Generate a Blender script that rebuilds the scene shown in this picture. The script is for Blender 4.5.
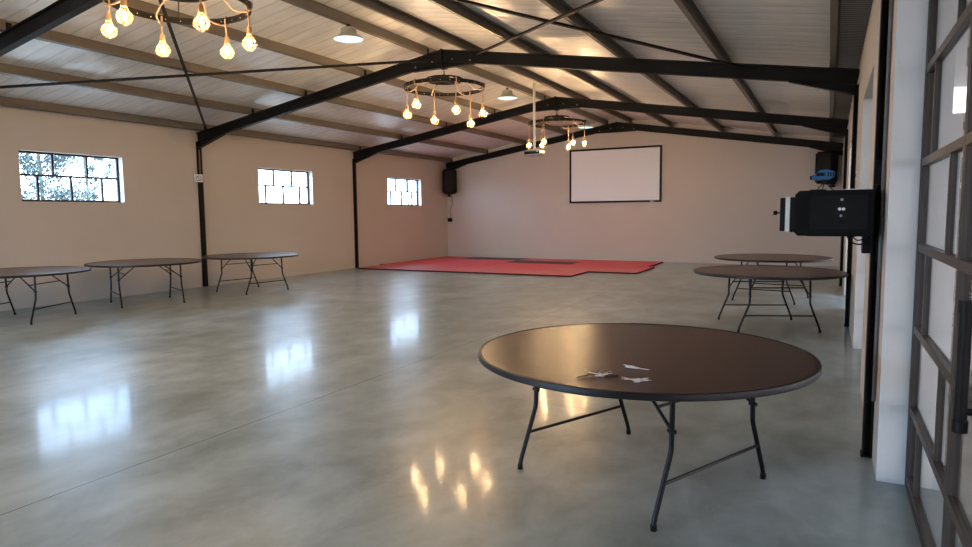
import bpy, bmesh, math, random
from mathutils import Vector, Matrix
random.seed(7)
PI = math.pi
for o in list(bpy.data.objects):
    bpy.data.objects.remove(o)
scene = bpy.context.scene
COL = scene.collection

# ------------------------------------------------------------------ camera
YAW, PITCH, ROLL, FPX, EYE = 0.4827, 0.0913, -0.01, 653.1, 1.55
cam_data = bpy.data.cameras.new('camera')
cam = bpy.data.objects.new('camera', cam_data)
COL.objects.link(cam)
F = Vector((-math.sin(YAW)*math.cos(PITCH), math.cos(YAW)*math.cos(PITCH), -math.sin(PITCH)))
R0 = Vector((math.cos(YAW), math.sin(YAW), 0))
U0 = R0.cross(F)
Rv = R0*math.cos(ROLL) + U0*math.sin(ROLL)
Uv = Rv.cross(F)
M4 = Matrix(((Rv.x, Uv.x, -F.x, 0), (Rv.y, Uv.y, -F.y, 0), (Rv.z, Uv.z, -F.z, EYE), (0, 0, 0, 1)))
cam.matrix_world = M4
cam_data.sensor_fit = 'HORIZONTAL'
cam_data.sensor_width = 36
cam_data.lens = FPX/972*36
cam_data.clip_start = 0.02
scene.camera = cam

# ------------------------------------------------------------------ world, exposure
SKY = 6.5
world = bpy.data.worlds.new('overcast_sky')
scene.world = world
world.use_nodes = True
wn = world.node_tree
bg = wn.nodes['Background']
tc = wn.nodes.new('ShaderNodeTexCoord')
nz = wn.nodes.new('ShaderNodeTexNoise'); nz.inputs['Scale'].default_value = 2.5; nz.inputs['Detail'].default_value = 4
cr = wn.nodes.new('ShaderNodeValToRGB')
cr.color_ramp.elements[0].position = .35; cr.color_ramp.elements[0].color = (.50, .71, 1.0, 1)
cr.color_ramp.elements[1].position = .65; cr.color_ramp.elements[1].color = (.66, .82, 1.0, 1)
wn.links.new(tc.outputs['Generated'], nz.inputs['Vector'])
wn.links.new(nz.outputs['Fac'], cr.inputs['Fac'])
wn.links.new(cr.outputs['Color'], bg.inputs['Color'])
bg.inputs['Strength'].default_value = SKY
BULB_E = 470.0
DISC_E = .75
vs = scene.view_settings
vs.view_transform = 'Standard'; vs.look = 'None'; vs.gamma = 1; vs.use_curve_mapping = False
vs.exposure = 1.3

# ------------------------------------------------------------------ room dimensions
XL, XR = -12.27, 0.29           # inner wall faces
YB0, YB1 = -5.9, 20.45          # rear and back wall faces
XM = -6.0                       # ridge
ZE, ZR = 3.36, 4.37             # rafter top at the walls and at the ridge
SL = (ZR-ZE)/6.27
FR = [-0.6, 4.68, 9.91, 15.2, 20.38]
PURL = 0.14
DOORX = 0.43
def ztop(x): return ZR - SL*abs(x-XM)

# ------------------------------------------------------------------ materials
def mat(name, col, rough=.5, metal=0., spec=.5, coat=0., coat_r=.1, var=0., vscale=3., bump=0., bscale=40., emit=None, es=0., col2=None, stretch=None):
    m = bpy.data.materials.new(name); m.use_nodes = True
    nt = m.node_tree; b = nt.nodes['Principled BSDF']
    b.inputs['Base Color'].default_value = (*col, 1)
    b.inputs['Roughness'].default_value = rough
    b.inputs['Metallic'].default_value = metal
    b.inputs['Specular IOR Level'].default_value = spec
    b.inputs['Coat Weight'].default_value = coat
    b.inputs['Coat Roughness'].default_value = coat_r
    t = nt.nodes.new('ShaderNodeTexCoord')
    src = t.outputs['Object']
    if stretch:
        mp = nt.nodes.new('ShaderNodeMapping'); mp.inputs['Scale'].default_value = stretch
        nt.links.new(src, mp.inputs['Vector']); src = mp.outputs['Vector']
    n = nt.nodes.new('ShaderNodeTexNoise'); n.inputs['Scale'].default_value = vscale; n.inputs['Detail'].default_value = 6
    nt.links.new(src, n.inputs['Vector'])
    r = nt.nodes.new('ShaderNodeValToRGB')
    c2 = col2 or tuple(c*(1-var) for c in col)
    r.color_ramp.elements[0].position = .3; r.color_ramp.elements[0].color = (*c2, 1)
    r.color_ramp.elements[1].position = .7; r.color_ramp.elements[1].color = (*col, 1)
    nt.links.new(n.outputs['Fac'], r.inputs['Fac']); nt.links.new(r.outputs['Color'], b.inputs['Base Color'])
    if bump:
        n2 = nt.nodes.new('ShaderNodeTexNoise'); n2.inputs['Scale'].default_value = bscale; n2.inputs['Detail'].default_value = 4
        nt.links.new(src, n2.inputs['Vector'])
        bp = nt.nodes.new('ShaderNodeBump'); bp.inputs['Strength'].default_value = bump; bp.inputs['Distance'].default_value = .01
        nt.links.new(n2.outputs['Fac'], bp.inputs['Height']); nt.links.new(bp.outputs['Normal'], b.inputs['Normal'])
    if emit:
        b.inputs['Emission Color'].default_value = (*emit, 1); b.inputs['Emission Strength'].default_value = es
    return m

def glass_mat(name, tint, rough=0.0, ior=1.5):
    m = bpy.data.materials.new(name); m.use_nodes = True
    nt = m.node_tree; nt.nodes.clear()
    out = nt.nodes.new('ShaderNodeOutputMaterial'); mx = nt.nodes.new('ShaderNodeMixShader')
    tr = nt.nodes.new('ShaderNodeBsdfTransparent'); gl = nt.nodes.new('ShaderNodeBsdfGlossy')
    fr = nt.nodes.new('ShaderNodeFresnel'); fr.inputs['IOR'].default_value = ior
    tr.inputs['Color'].default_value = (*tint, 1); gl.inputs['Roughness'].default_value = rough
    ge = nt.nodes.new('ShaderNodeNewGeometry'); mm = nt.nodes.new('ShaderNodeMath'); mm.operation = 'SUBTRACT'; mm.use_clamp = True
    nt.links.new(fr.outputs['Fac'], mm.inputs[0]); nt.links.new(ge.outputs['Backfacing'], mm.inputs[1])
    nt.links.new(mm.outputs[0], mx.inputs['Fac']); nt.links.new(tr.outputs['BSDF'], mx.inputs[1]); nt.links.new(gl.outputs['BSDF'], mx.inputs[2])
    nt.links.new(mx.outputs['Shader'], out.inputs['Surface'])
    return m

MAT = {}
MAT['plaster'] = mat('cream_plaster', (.62, .555, .50), .55, var=.05, vscale=.8, bump=.12, bscale=30, spec=.35)
MAT['plaster_white'] = mat('white_painted_reveal', (.76, .74, .72), .6, var=.03, bump=.1, bscale=40)
MAT['steel'] = mat('dark_brown_steel_paint', (.006, .0045, .004), .55, var=.2, vscale=6, bump=.05, spec=.22)
MAT['rod'] = mat('black_angle_steel', (.012, .010, .009), .55, spec=.3)
MAT['purlin'] = mat('galvanised_purlin', (.21, .18, .15), .42, metal=.35, var=.25, vscale=4, stretch=(1, .2, 1))
MAT['eave_sheet'] = mat('bare_roof_sheet', (.30, .29, .28), .4, metal=.4, var=.2)
MAT['door_steel'] = mat('door_frame_steel', (.045, .037, .034), .4, spec=.4, var=.15)
MAT['window_steel'] = mat('window_frame_steel', (.012, .012, .018), .5, spec=.3)
MAT['black'] = mat('black_plastic', (.0045, .0045, .005), .5, spec=.22, bump=.1, bscale=200)
MAT['black_tex'] = mat('black_textured_cabinet', (.004, .004, .0045), .65, spec=.15, bump=.3, bscale=250)
MAT['black_panel'] = mat('dark_metal_panel', (.005, .005, .0055), .5, spec=.2)
MAT['grey_metal'] = mat('brushed_grey_metal', (.45, .45, .45), .35, metal=.8, var=.2)
MAT['leg'] = mat('black_leg_enamel', (.004, .004, .005), .36, spec=.28)
MAT['edge'] = mat('table_edge_rubber', (.007, .007, .009), .42, spec=.35)
MAT['rope'] = mat('natural_rope', (.55, .38, .25), .8, var=.25, vscale=60, bump=.5, bscale=160)
MAT['wood_socket'] = mat('turned_wood_socket', (.50, .27, .13), .5, var=.3, vscale=30)
MAT['cage'] = mat('brass_cage_wire', (.42, .24, .09), .5, metal=.4)
MAT['iron'] = mat('black_iron', (.010, .008, .007), .55, spec=.25, var=.3, vscale=20)
MAT['stud'] = mat('pale_stud', (.50, .46, .40), .5)
MAT['white_plastic'] = mat('white_plastic', (.75, .74, .72), .4)
MAT['screen'] = mat('projection_fabric', (.88, .92, .98), .55, spec=.35)
MAT['shade'] = mat('pale_enamel_shade', (.42, .44, .38), .4, var=.1)
MAT['blue'] = mat('blue_anodised_case', (.02, .13, .30), .45, metal=.1)
MAT['conduit_grey'] = mat('dull_grey_conduit', (.16, .155, .15), .7, spec=.2)
MAT['brown_conduit'] = mat('brown_conduit', (.20, .12, .07), .6)
MAT['silver'] = mat('nickel_key', (.85, .85, .88), .5, metal=.3)
MAT['brass_key'] = mat('worn_key_metal', (.40, .36, .31), .4, metal=.5)
MAT['leather'] = mat('dark_strap', (.03, .018, .014), .6)
MAT['red_mat'] = mat('red_foam_mat', (.84, .085, .13), .5, var=.1, vscale=1.5, bump=.15, bscale=150)
MAT['shaded_mat'] = mat('shaded_red_foam_mat', (.70, .17, .20), .5, var=.1, vscale=1.5, bump=.15, bscale=150)  # band of shade and sheen on the mats put into a duller red
MAT['black_mat'] = mat('black_foam_mat', (.05, .04, .04), .55, var=.1, bump=.15, bscale=150)
MAT['mat_edge'] = mat('dark_mat_edge', (.05, .01, .012), .8)
MAT['ground'] = mat('outdoor_gravel', (.42, .40, .36), .9, var=.3, vscale=8)
MAT['leaf'] = mat('tree_leaf', (.095, .125, .12), .6, var=.35, vscale=2)
MAT['bark'] = mat('tree_bark', (.12, .12, .11), .9, var=.4, vscale=6, bump=.6)
MAT['glass'] = glass_mat('clear_window_glass', (.95, .98, 1.0))
MAT['door_glass'] = glass_mat('door_glass', (.56, .49, .45))
MAT['bulb_glass'] = glass_mat('bulb_glass', (1., .93, .80), ior=1.12)
MAT['filament'] = mat('glowing_filament', (1, .8, .5), .5, emit=(1.0, .69, .40), es=BULB_E)
MAT['lamp_disc'] = mat('lit_lamp_diffuser', (.25, .3, .3), .5, emit=(.45, .68, .70), es=DISC_E)
MAT['led'] = mat('projector_status_light', (.2, .8, .4), .4, emit=(.2, 1, .5), es=3)

def floor_material():
    m = bpy.data.materials.new('polished_concrete'); m.use_nodes = True
    nt = m.node_tree; b = nt.nodes['Principled BSDF']; L = nt.links.new
    def node(t, **k):
        n = nt.nodes.new(t)
        for a, v in k.items(): n.inputs[a].default_value = v
        return n
    t = node('ShaderNodeTexCoord')
    mp = node('ShaderNodeMapping'); mp.inputs['Scale'].default_value = (1, .7, 1)
    L(t.outputs['Object'], mp.inputs['Vector'])
    n1 = node('ShaderNodeTexNoise', Scale=.5, Detail=10, Roughness=.6, Distortion=.3); L(mp.outputs['Vector'], n1.inputs['Vector'])
    n2 = node('ShaderNodeTexNoise', Scale=2.6, Detail=10, Roughness=.62, Distortion=.3); L(mp.outputs['Vector'], n2.inputs['Vector'])
    r1 = node('ShaderNodeValToRGB')
    e = r1.color_ramp.elements
    e[0].position = .32; e[0].color = (.26, .325, .335, 1)
    e[1].position = .70; e[1].color = (.47, .58, .63, 1)
    x = e.new(.5); x.color = (.385, .475, .505, 1)
    L(n1.outputs['Fac'], r1.inputs['Fac'])
    r2 = node('ShaderNodeValToRGB'); e = r2.color_ramp.elements
    e[0].position = .34; e[0].color = (.62, .62, .60, 1); e[1].position = .64; e[1].color = (1.06, 1.06, 1.05, 1)
    L(n2.outputs['Fac'], r2.inputs['Fac'])
    mx = node('ShaderNodeMix'); mx.data_type = 'RGBA'; mx.blend_type = 'MULTIPLY'; mx.inputs[0].default_value = 1
    L(r1.outputs['Color'], mx.inputs[6]); L(r2.outputs['Color'], mx.inputs[7])
    # saw cuts
    sp = node('ShaderNodeSeparateXYZ'); L(t.outputs['Object'], sp.inputs[0])
    def cut(sock, pos, w):
        a = node('ShaderNodeMath'); a.operation = 'SUBTRACT'; a.inputs[1].default_value = pos; L(sock, a.inputs[0])
        c = node('ShaderNodeMath'); c.operation = 'ABSOLUTE'; L(a.outputs[0], c.inputs[0])
        d = node('ShaderNodeMath'); d.operation = 'LESS_THAN'; d.inputs[1].default_value = w; L(c.outputs[0], d.inputs[0])
        return d.outputs[0]
    c1 = cut(sp.outputs[0], -3.80, .0045); c2 = cut(sp.outputs[1], 4.85, .0012)
    mxx = node('ShaderNodeMath'); mxx.operation = 'MAXIMUM'; L(c1, mxx.inputs[0]); L(c2, mxx.inputs[1])
    cm = node('ShaderNodeMix'); cm.data_type = 'RGBA'; L(mxx.outputs[0], cm.inputs[0]); L(mx.outputs[2], cm.inputs[6])
    cm.inputs[7].default_value = (.05, .05, .045, 1)
    L(cm.outputs[2], b.inputs['Base Color'])
    rr = node('ShaderNodeMapRange'); rr.inputs['From Min'].default_value = .3; rr.inputs['From Max'].default_value = .7
    rr.inputs['To Min'].default_value = .29; rr.inputs['To Max'].default_value = .36
    b.inputs['Coat Weight'].default_value = .20; b.inputs['Coat Roughness'].default_value = .085; b.inputs['Coat IOR'].default_value = 1.5
    L(n2.outputs['Fac'], rr.inputs['Value']); L(rr.outputs[0], b.inputs['Roughness'])
    b.inputs['Specular IOR Level'].default_value = .45
    n3 = node('ShaderNodeTexNoise', Scale=14, Detail=6, Roughness=.65); L(t.outputs['Object'], n3.inputs['Vector'])
    bp = node('ShaderNodeBump', Strength=.14, Distance=.008); L(n3.outputs['Fac'], bp.inputs['Height']); L(bp.outputs['Normal'], b.inputs['Normal'])
    b2 = node('ShaderNodeBump', Strength=.06, Distance=.006); L(n3.outputs['Fac'], b2.inputs['Height']); L(b2.outputs['Normal'], b.inputs['Coat Normal'])
    return m
def roof_material(name, period, col, line, bump, metal, rough, wide=.075):
    m = bpy.data.materials.new(name); m.use_nodes = True
    nt = m.node_tree; b = nt.nodes['Principled BSDF']; L = nt.links.new
    t = nt.nodes.new('ShaderNodeTexCoord'); sp = nt.nodes.new('ShaderNodeSeparateXYZ'); L(t.outputs['Object'], sp.inputs[0])
    n0 = nt.nodes.new('ShaderNodeTexNoise'); n0.inputs['Scale'].default_value = .9; n0.inputs['Detail'].default_value = 3; L(t.outputs['Object'], n0.inputs['Vector'])
    wob = nt.nodes.new('ShaderNodeMath'); wob.operation = 'MULTIPLY_ADD'; wob.inputs[1].default_value = .05; L(n0.outputs['Fac'], wob.inputs[0]); L(sp.outputs[1], wob.inputs[2])
    dv = nt.nodes.new('ShaderNodeMath'); dv.operation = 'DIVIDE'; dv.inputs[1].default_value = period; L(wob.outputs[0], dv.inputs[0])
    fr = nt.nodes.new('ShaderNodeMath'); fr.operation = 'FRACT'; L(dv.outputs[0], fr.inputs[0])
    pg = nt.nodes.new('ShaderNodeMath'); pg.operation = 'PINGPONG'; pg.inputs[1].default_value = .5; L(fr.outputs[0], pg.inputs[0])
    rp = nt.nodes.new('ShaderNodeValToRGB'); e = rp.color_ramp.elements
    e[0].position = .0; e[0].color = (*line, 1); e[1].position = wide; e[1].color = (*col, 1)
    L(pg.outputs[0], rp.inputs['Fac'])
    n1 = nt.nodes.new('ShaderNodeTexNoise'); n1.inputs['Scale'].default_value = 2; n1.inputs['Detail'].default_value = 7; n1.inputs['Roughness'].default_value = .7
    mp = nt.nodes.new('ShaderNodeMapping'); mp.inputs['Scale'].default_value = (.8, 3.5, 1); L(t.outputs['Object'], mp.inputs['Vector']); L(mp.outputs['Vector'], n1.inputs['Vector'])
    r2 = nt.nodes.new('ShaderNodeValToRGB'); e = r2.color_ramp.elements
    e[0].position = .3; e[0].color = (.82, .82, .82, 1); e[1].position = .65; e[1].color = (1.03, 1.03, 1.03, 1); L(n1.outputs['Fac'], r2.inputs['Fac'])
    mx = nt.nodes.new('ShaderNodeMix'); mx.data_type = 'RGBA'; mx.blend_type = 'MULTIPLY'; mx.inputs[0].default_value = 1
    L(rp.outputs['Color'], mx.inputs[6]); L(r2.outputs['Color'], mx.inputs[7]); L(mx.outputs[2], b.inputs['Base Color'])
    b.inputs['Metallic'].default_value = metal; b.inputs['Roughness'].default_value = rough
    ad = nt.nodes.new('ShaderNodeMath'); ad.operation = 'ADD'; L(pg.outputs[0], ad.inputs[0]); L(n1.outputs['Fac'], ad.inputs[1])
    bp = nt.nodes.new('ShaderNodeBump'); bp.inputs['Strength'].default_value = bump; bp.inputs['Distance'].default_value = .02
    L(ad.outputs[0], bp.inputs['Height']); L(bp.outputs['Normal'], b.inputs['Normal'])
    return m
def table_material():
    m = mat('brown_film_faced_ply', (.058, .024, .020), .27, var=.25, vscale=1.6, bump=.12, bscale=9, stretch=(1, 3, 1), spec=.28)
    return m
MAT['floor'] = floor_material()
MAT['roof'] = roof_material('ribbed_insulated_roof', .26, (.86, .85, .84), (.60, .59, .58), .35, .15, .36)
MAT['roof_corr'] = roof_material('corrugated_bare_sheet', .076, (.40, .39, .38), (.08, .078, .075), .8, .4, .4, .42)
MAT['table'] = table_material()

# ------------------------------------------------------------------ mesh helpers
def BM(): return bmesh.new()
def box(bm, x0, x1, y0, y1, z0, z1, bev=0.):
    tmp = bmesh.new()
    bmesh.ops.create_cube(tmp, size=1)
    for v in tmp.verts:
        v.co = Vector(((x0+x1)/2+v.co.x*(x1-x0), (y0+y1)/2+v.co.y*(y1-y0), (z0+z1)/2+v.co.z*(z1-z0)))
    if bev: bmesh.ops.bevel(tmp, geom=list(tmp.edges), offset=bev, segments=2, affect='EDGES', profile=.6)
    merge(bm, tmp)
def merge(bm, tmp, mtx=None):
    if mtx is not None: bmesh.ops.transform(tmp, matrix=mtx, verts=tmp.verts)
    me = bpy.data.meshes.new('tmp'); tmp.to_mesh(me); tmp.free(); bm.from_mesh(me); bpy.data.meshes.remove(me)
def frame_of(d, up=Vector((0, 0, 1))):
    d = d.normalized()
    if abs(d.dot(up)) > .97: up = Vector((0, 1, 0))
    s = d.cross(up).normalized(); u = s.cross(d).normalized()
    return s, u
def beam(bm, p, q, prof, up=Vector((0, 0, 1))):
    p, q = Vector(p), Vector(q); s, u = frame_of(q-p, up)
    a = [bm.verts.new(p+s*x+u*y) for x, y in prof]; b = [bm.verts.new(q+s*x+u*y) for x, y in prof]
    n = len(prof)
    for i in range(n): bm.faces.new((a[i], a[(i+1) % n], b[(i+1) % n], b[i]))
    bm.faces.new(a[::-1]); bm.faces.new(b)
def rect(w, h): return [(-w/2, -h/2), (w/2, -h/2), (w/2, h/2), (-w/2, h/2)]
def isec(w, h, tf, tw, y0=None):
    t = 0 if y0 is None else y0
    a, b = t-h/2, t+h/2
    return [(-w/2, a), (w/2, a), (w/2, a+tf), (tw/2, a+tf), (tw/2, b-tf), (w/2, b-tf), (w/2, b), (-w/2, b), (-w/2, b-tf), (-tw/2, b-tf), (-tw/2, a+tf), (-w/2, a+tf)]
def prism(bm, pts, axis, a, b):
    # pts: 2-D outline; axis 'y': (x,z); 'x': (y,z); 'z': (x,y)
    def v(p, t):
        return {'y': (p[0], t, p[1]), 'x': (t, p[0], p[1]), 'z': (p[0], p[1], t)}[axis]
    A = [bm.verts.new(v(p, a)) for p in pts]; B = [bm.verts.new(v(p, b)) for p in pts]; n = len(pts)
    for i in range(n): bm.faces.new((A[i], A[(i+1) % n], B[(i+1) % n], B[i]))
    bm.faces.new(A[::-1]); bm.faces.new(B)
def tube(bm, pts, r, seg=10, closed=False, flat=None):
    pts = [Vector(p) for p in pts]; n = len(pts); rings = []
    s = None
    for i, p in enumerate(pts):
        if closed: d = pts[(i+1) % n]-pts[i-1]
        else: d = pts[min(i+1, n-1)]-pts[max(i-1, 0)]
        d = d.normalized()
        if s is None:
            s, u = frame_of(d)
        else:
            s = (s-d*s.dot(d)).normalized(); u = s.cross(d).normalized()
        rr = r[i] if isinstance(r, (list, tuple)) else r
        rings.append([bm.verts.new(p+s*math.cos(2*PI*k/seg)*rr+u*math.sin(2*PI*k/seg)*rr) for k in range(seg)])
    m = n if closed else n-1
    for i in range(m):
        A, B = rings[i], rings[(i+1) % n]
        for k in range(seg): bm.faces.new((A[k], A[(k+1) % seg], B[(k+1) % seg], B[k]))
    if not closed:
        bm.faces.new(rings[0][::-1]); bm.faces.new(rings[-1])
def lathe(bm, prof, seg=32, c=(0, 0, 0), close=False):
    rings = []
    for r, z in prof:
        if r < 1e-6: rings.append([bm.verts.new((c[0], c[1], c[2]+z))])
        else: rings.append([bm.verts.new((c[0]+r*math.cos(2*PI*k/seg), c[1]+r*math.sin(2*PI*k/seg), c[2]+z)) for k in range(seg)])
    n = len(rings)
    for i in range(n if close else n-1):
        A, B = rings[i], rings[(i+1) % n]
        for k in range(seg):
            k2 = (k+1) % seg
            if len(A) == 1 and len(B) == 1: continue
            if len(A) == 1: bm.faces.new((A[0], B[k2], B[k]))
            elif len(B) == 1: bm.faces.new((A[k], A[k2], B[0]))
            else: bm.faces.new((A[k], A[k2], B[k2], B[k]))
def smooth_path(pts, n=6):
    # Catmull-Rom
    P = [Vector(p) for p in pts]; out = []
    for i in range(len(P)-1):
        a = P[max(i-1, 0)]; b = P[i]; c = P[i+1]; d = P[min(i+2, len(P)-1)]
        for k in range(n):
            t = k/n
            out.append(.5*((2*b)+(c-a)*t+(2*a-5*b+4*c-d)*t*t+(3*b-a-3*c+d)*t**3))
    out.append(P[-1]); return out
def round_path(pts, r=.03, n=4):
    P = [Vector(p) for p in pts]; out = [P[0]]
    for i in range(1, len(P)-1):
        a = (P[i-1]-P[i]); c = (P[i+1]-P[i]); rr = min(r, a.length*.45, c.length*.45)
        A = P[i]+a.normalized()*rr; C = P[i]+c.normalized()*rr
        for k in range(n+1):
            t = k/n; out.append(A*(1-t)**2+P[i]*2*t*(1-t)+C*t*t)
    out.append(P[-1]); return out
def obj(name, bm, m, parent=None, smooth=False, loc=None):
    bmesh.ops.recalc_face_normals(bm, faces=bm.faces)
    me = bpy.data.meshes.new(name); bm.to_mesh(me); bm.free()
    ms = m if isinstance(m, (list, tuple)) else [m]
    for q in ms: me.materials.append(MAT[q])
    if smooth:
        me.shade_smooth()
        try: me.set_sharp_from_angle(angle=math.radians(38))
        except Exception: pass
    o = bpy.data.objects.new(name, me); COL.objects.link(o)
    if parent: o.parent = parent
    if loc: o.location = loc
    return o
def thing(name, label, cat, loc=(0, 0, 0), rotz=0., group=None):
    o = bpy.data.objects.new(name, None); COL.objects.link(o)
    o.empty_display_size = .2
    o.location = loc; o.rotation_euler = (0, 0, rotz)
    o['label'] = label; o['category'] = cat
    if group: o['group'] = group
    return o
def tag(o, label, cat, group=None):
    o['label'] = label; o['category'] = cat
    if group: o['group'] = group
    return o
def struct(o): o['kind'] = 'structure'; return o
def dup(root, loc, rotz, label=None, group=None):
    r = root.copy(); COL.objects.link(r); r.location = loc; r.rotation_euler = (0, 0, rotz)
    if label: r['label'] = label
    if group: r['group'] = group
    for ch in list(root.children):
        c = ch.copy(); COL.objects.link(c); c.parent = r
        for g in list(ch.children):
            d = g.copy(); COL.objects.link(d); d.parent = c
    return r
def sempty(name, loc=(0, 0, 0)):
    o = bpy.data.objects.new(name, None); COL.objects.link(o); o.location = loc; o['kind'] = 'structure'; return o

# ------------------------------------------------------------------ room shell
bm = BM(); box(bm, XL-.3, DOORX+.2, YB0-.3, YB1+.3, -.25, 0); struct(obj('floor', bm, 'floor'))
bm = BM(); box(bm, -70, 50, -50, 80, -.5, -.252); struct(obj('ground', bm, 'ground'))

def wall_x(name, x_in, x_out, y0, y1, z0, z1, holes, m):
    """wall standing in an x plane with rectangular holes (ya, yb, za, zb) and their reveals"""
    bm = BM()
    ys = sorted({y0, y1, *[h[0] for h in holes], *[h[1] for h in holes]})
    zs = sorted({z0, z1, *[h[2] for h in holes], *[h[3] for h in holes]})
    def solid(i, j):
        if i < 0 or j < 0 or i >= len(ys)-1 or j >= len(zs)-1: return False
        cy, cz = (ys[i]+ys[i+1])/2, (zs[j]+zs[j+1])/2
        return not any(h[0] < cy < h[1] and h[2] < cz < h[3] for h in holes)
    V = {}
    def v(x, y, z):
        k = (round(x, 4), round(y, 4), round(z, 4))
        if k not in V: V[k] = bm.verts.new(k)
        return V[k]
    for i in range(len(ys)-1):
        for j in range(len(zs)-1):
            if not solid(i, j): continue
            a, b, c, d = ys[i], ys[i+1], zs[j], zs[j+1]
            for x in (x_in, x_out): bm.faces.new((v(x, a, c), v(x, b, c), v(x, b, d), v(x, a, d)))
            if not solid(i-1, j): bm.faces.new((v(x_in, a, c), v(x_out, a, c), v(x_out, a, d), v(x_in, a, d)))
            if not solid(i+1, j): bm.faces.new((v(x_in, b, c), v(x_out, b, c), v(x_out, b, d), v(x_in, b, d)))
            if not solid(i, j-1): bm.faces.new((v(x_in, a, c), v(x_out, a, c), v(x_out, b, c), v(x_in, b, c)))
            if not solid(i, j+1): bm.faces.new((v(x_in, a, d), v(x_out, a, d), v(x_out, b, d), v(x_in, b, d)))
    bmesh.ops.recalc_face_normals(bm, faces=bm.faces)
    if len(m) > 1:
        for f in bm.faces:
            c = f.calc_center_median()
            if abs(f.normal.y) > .9 and any(abs(c.y-h[0]) < .01 or abs(c.y-h[1]) < .01 for h in holes): f.material_index = 1
    return struct(obj(name, bm, m))
WIN = [(-4.30, -2.47), (.99, 2.82), (6.30, 8.15), (11.60, 13.47), (16.84, 18.74)]
WZ = (1.84, 2.715)
wall_x('wall_left', XL, XL-.25, YB0-.25, YB1+.25, 0, 3.47, [(a, b, *WZ) for a, b in WIN], ['plaster', 'plaster_white'])
DOORS = [(1.5, 4.25), (6.40, 8.32), (11.6, 13.5)]
DZ = 2.75
wall_x('wall_right', XR, XR+.27, YB0-.25, YB1+.25, 0, 3.47, [(a, b, 0, DZ) for a, b in DOORS], ['plaster', 'plaster_white'])
def gable(name, y0, y1):
    bm = BM(); z = PURL+.02
    prism(bm, [(XL-.24, -.2), (XR+.26, -.2), (XR+.26, ztop(XR+.26)+z), (XM, ZR+z), (XL-.24, ztop(XL-.24)+z)], 'y', y0, y1)
    return struct(obj(name, bm, 'plaster'))
gable('wall_back', YB1, YB1+.25)
def rear_wall():
    bm = BM(); z = PURL+.02; a, b = REAR_ADDED
    prism(bm, [(XL-.24, -.2), (a, -.2), (a, ztop(a)+z), (XL-.24, ztop(XL-.24)+z)], 'y', YB0-.25, YB0)
    prism(bm, [(b, -.2), (XR+.26, -.2), (XR+.26, ztop(XR+.26)+z), (b, ztop(b)+z)], 'y', YB0-.25, YB0)
    prism(bm, [(a, DZ), (b, DZ), (b, ztop(b)+z), (XM, ZR+z), (a, ztop(a)+z)], 'y', YB0-.25, YB0)
    return struct(obj('wall_rear', bm, 'plaster'))
REAR_ADDED = (-11.6, -4.6)  # unseen opening added to bring daylight in from behind
rear_wall()
# roof sheeting: two slopes, each with thickness; the bare corrugated strip over the right eave
zo = PURL+.005
def slope(name, xa, xb, m):
    bm = BM()
    prism(bm, [(xa, ztop(xa)+zo), (xb, ztop(xb)+zo), (xb, ztop(xb)+zo+.06), (xa, ztop(xa)+zo+.06)], 'y', YB0-.4, YB1+.4)
    return struct(obj(name, bm, m))
slope('ceiling_left', XL-.4, XM, 'roof')
slope('ceiling_right', XM, 0.03, 'roof')
slope('ceiling_eave', 0.03, XR+.45, 'roof_corr')

# ------------------------------------------------------------------ steel frames
def steel_frame(y, label, columns=True):
    t = thing('portal_frame', label, 'steel frame', (0, y, 0), group='steel portal frames along the hall')
    D, W = .20, .10
    # rafters as I-sections
    for side in (-1, 1):
        bm = BM()
        xe = XL+.01 if side < 0 else XR-.01
        n = Vector((0, 0, -D/2))
        p = Vector((XM, 0, ZR))+n; q = Vector((xe, 0, ztop(xe)))+n
        beam(bm, p, q, isec(W, D*.987, .012, .012))
        obj('rafter', bm, 'steel', t)
        bm = BM()
        x2 = xe-side*.82
        zb = lambda x: ztop(x)-D
        prism(bm, [(xe, zb(xe)), (x2, zb(x2)), (xe, 3.04)], 'y', -.007, .007)
        beam(bm, (x2, 0, zb(x2)-.005), (xe, 0, 3.035), rect(W, .012))
        obj('haunch', bm, 'steel', t)
    bm = BM()
    zl = ztop(XM-.62)-D
    prism(bm, [(XM-.62, zl), (XM+.62, zl), (XM, ZR-.19)], 'y', -.007, .007)
    prism(bm, [(XM-.62, zl-.012), (XM+.62, zl-.012), (XM+.62, zl), (XM-.62, zl)], 'y', -W/2, W/2)
    prism(bm, [(XM-.012, zl-.02), (XM+.012, zl-.02), (XM+.012, ZR+.01), (XM-.012, ZR+.01)], 'y', -W/2-.004, W/2+.004)
    obj('apex_plate', bm, 'steel', t)
    for dx in (-.55, -.2, .2, .55):
        for sy in (-1, 1):
            bm = BM(); z = ztop(XM+dx)-D+.05
            tube(bm, [(XM+dx, sy*.006, z), (XM+dx, sy*.024, z)], .013, 6)
            obj('bolt', bm, 'grey_metal', t)
    if columns:
        for side in (-1, 1):
            xi = XL if side < 0 else XR
            xo = xi-side*.055
            bm = BM()
            box(bm, min(xo, xo+side*.012), max(xo, xo+side*.012), -.05, .05, 0.012, 3.17)
            box(bm, min(xo+side*.010, xi), max(xo+side*.010, xi), -.006, .006, 0.012, 3.17)
            box(bm, min(xi, xi-side*.01), max(xi, xi-side*.01), -.05, .05, 0.012, 3.17)
            obj('column', bm, 'steel', t)
            bm = BM(); xa, xb = sorted((xi, xi-side*.062)); box(bm, xa, xb, -.055, .055, 0, .012)
            obj('base_plate', bm, 'steel', t)
    return t
FL = {-0.6: 'dark steel portal frame behind the viewpoint', 4.68: 'dark steel portal frame nearest the viewpoint, its right column beside the glazed door',
      9.91: 'dark steel portal frame with the white sign on its left column', 15.2: 'dark steel portal frame whose left column stands at the corner of the red mats',
      20.38: 'dark steel rafters lying against the far gable wall'}
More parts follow.
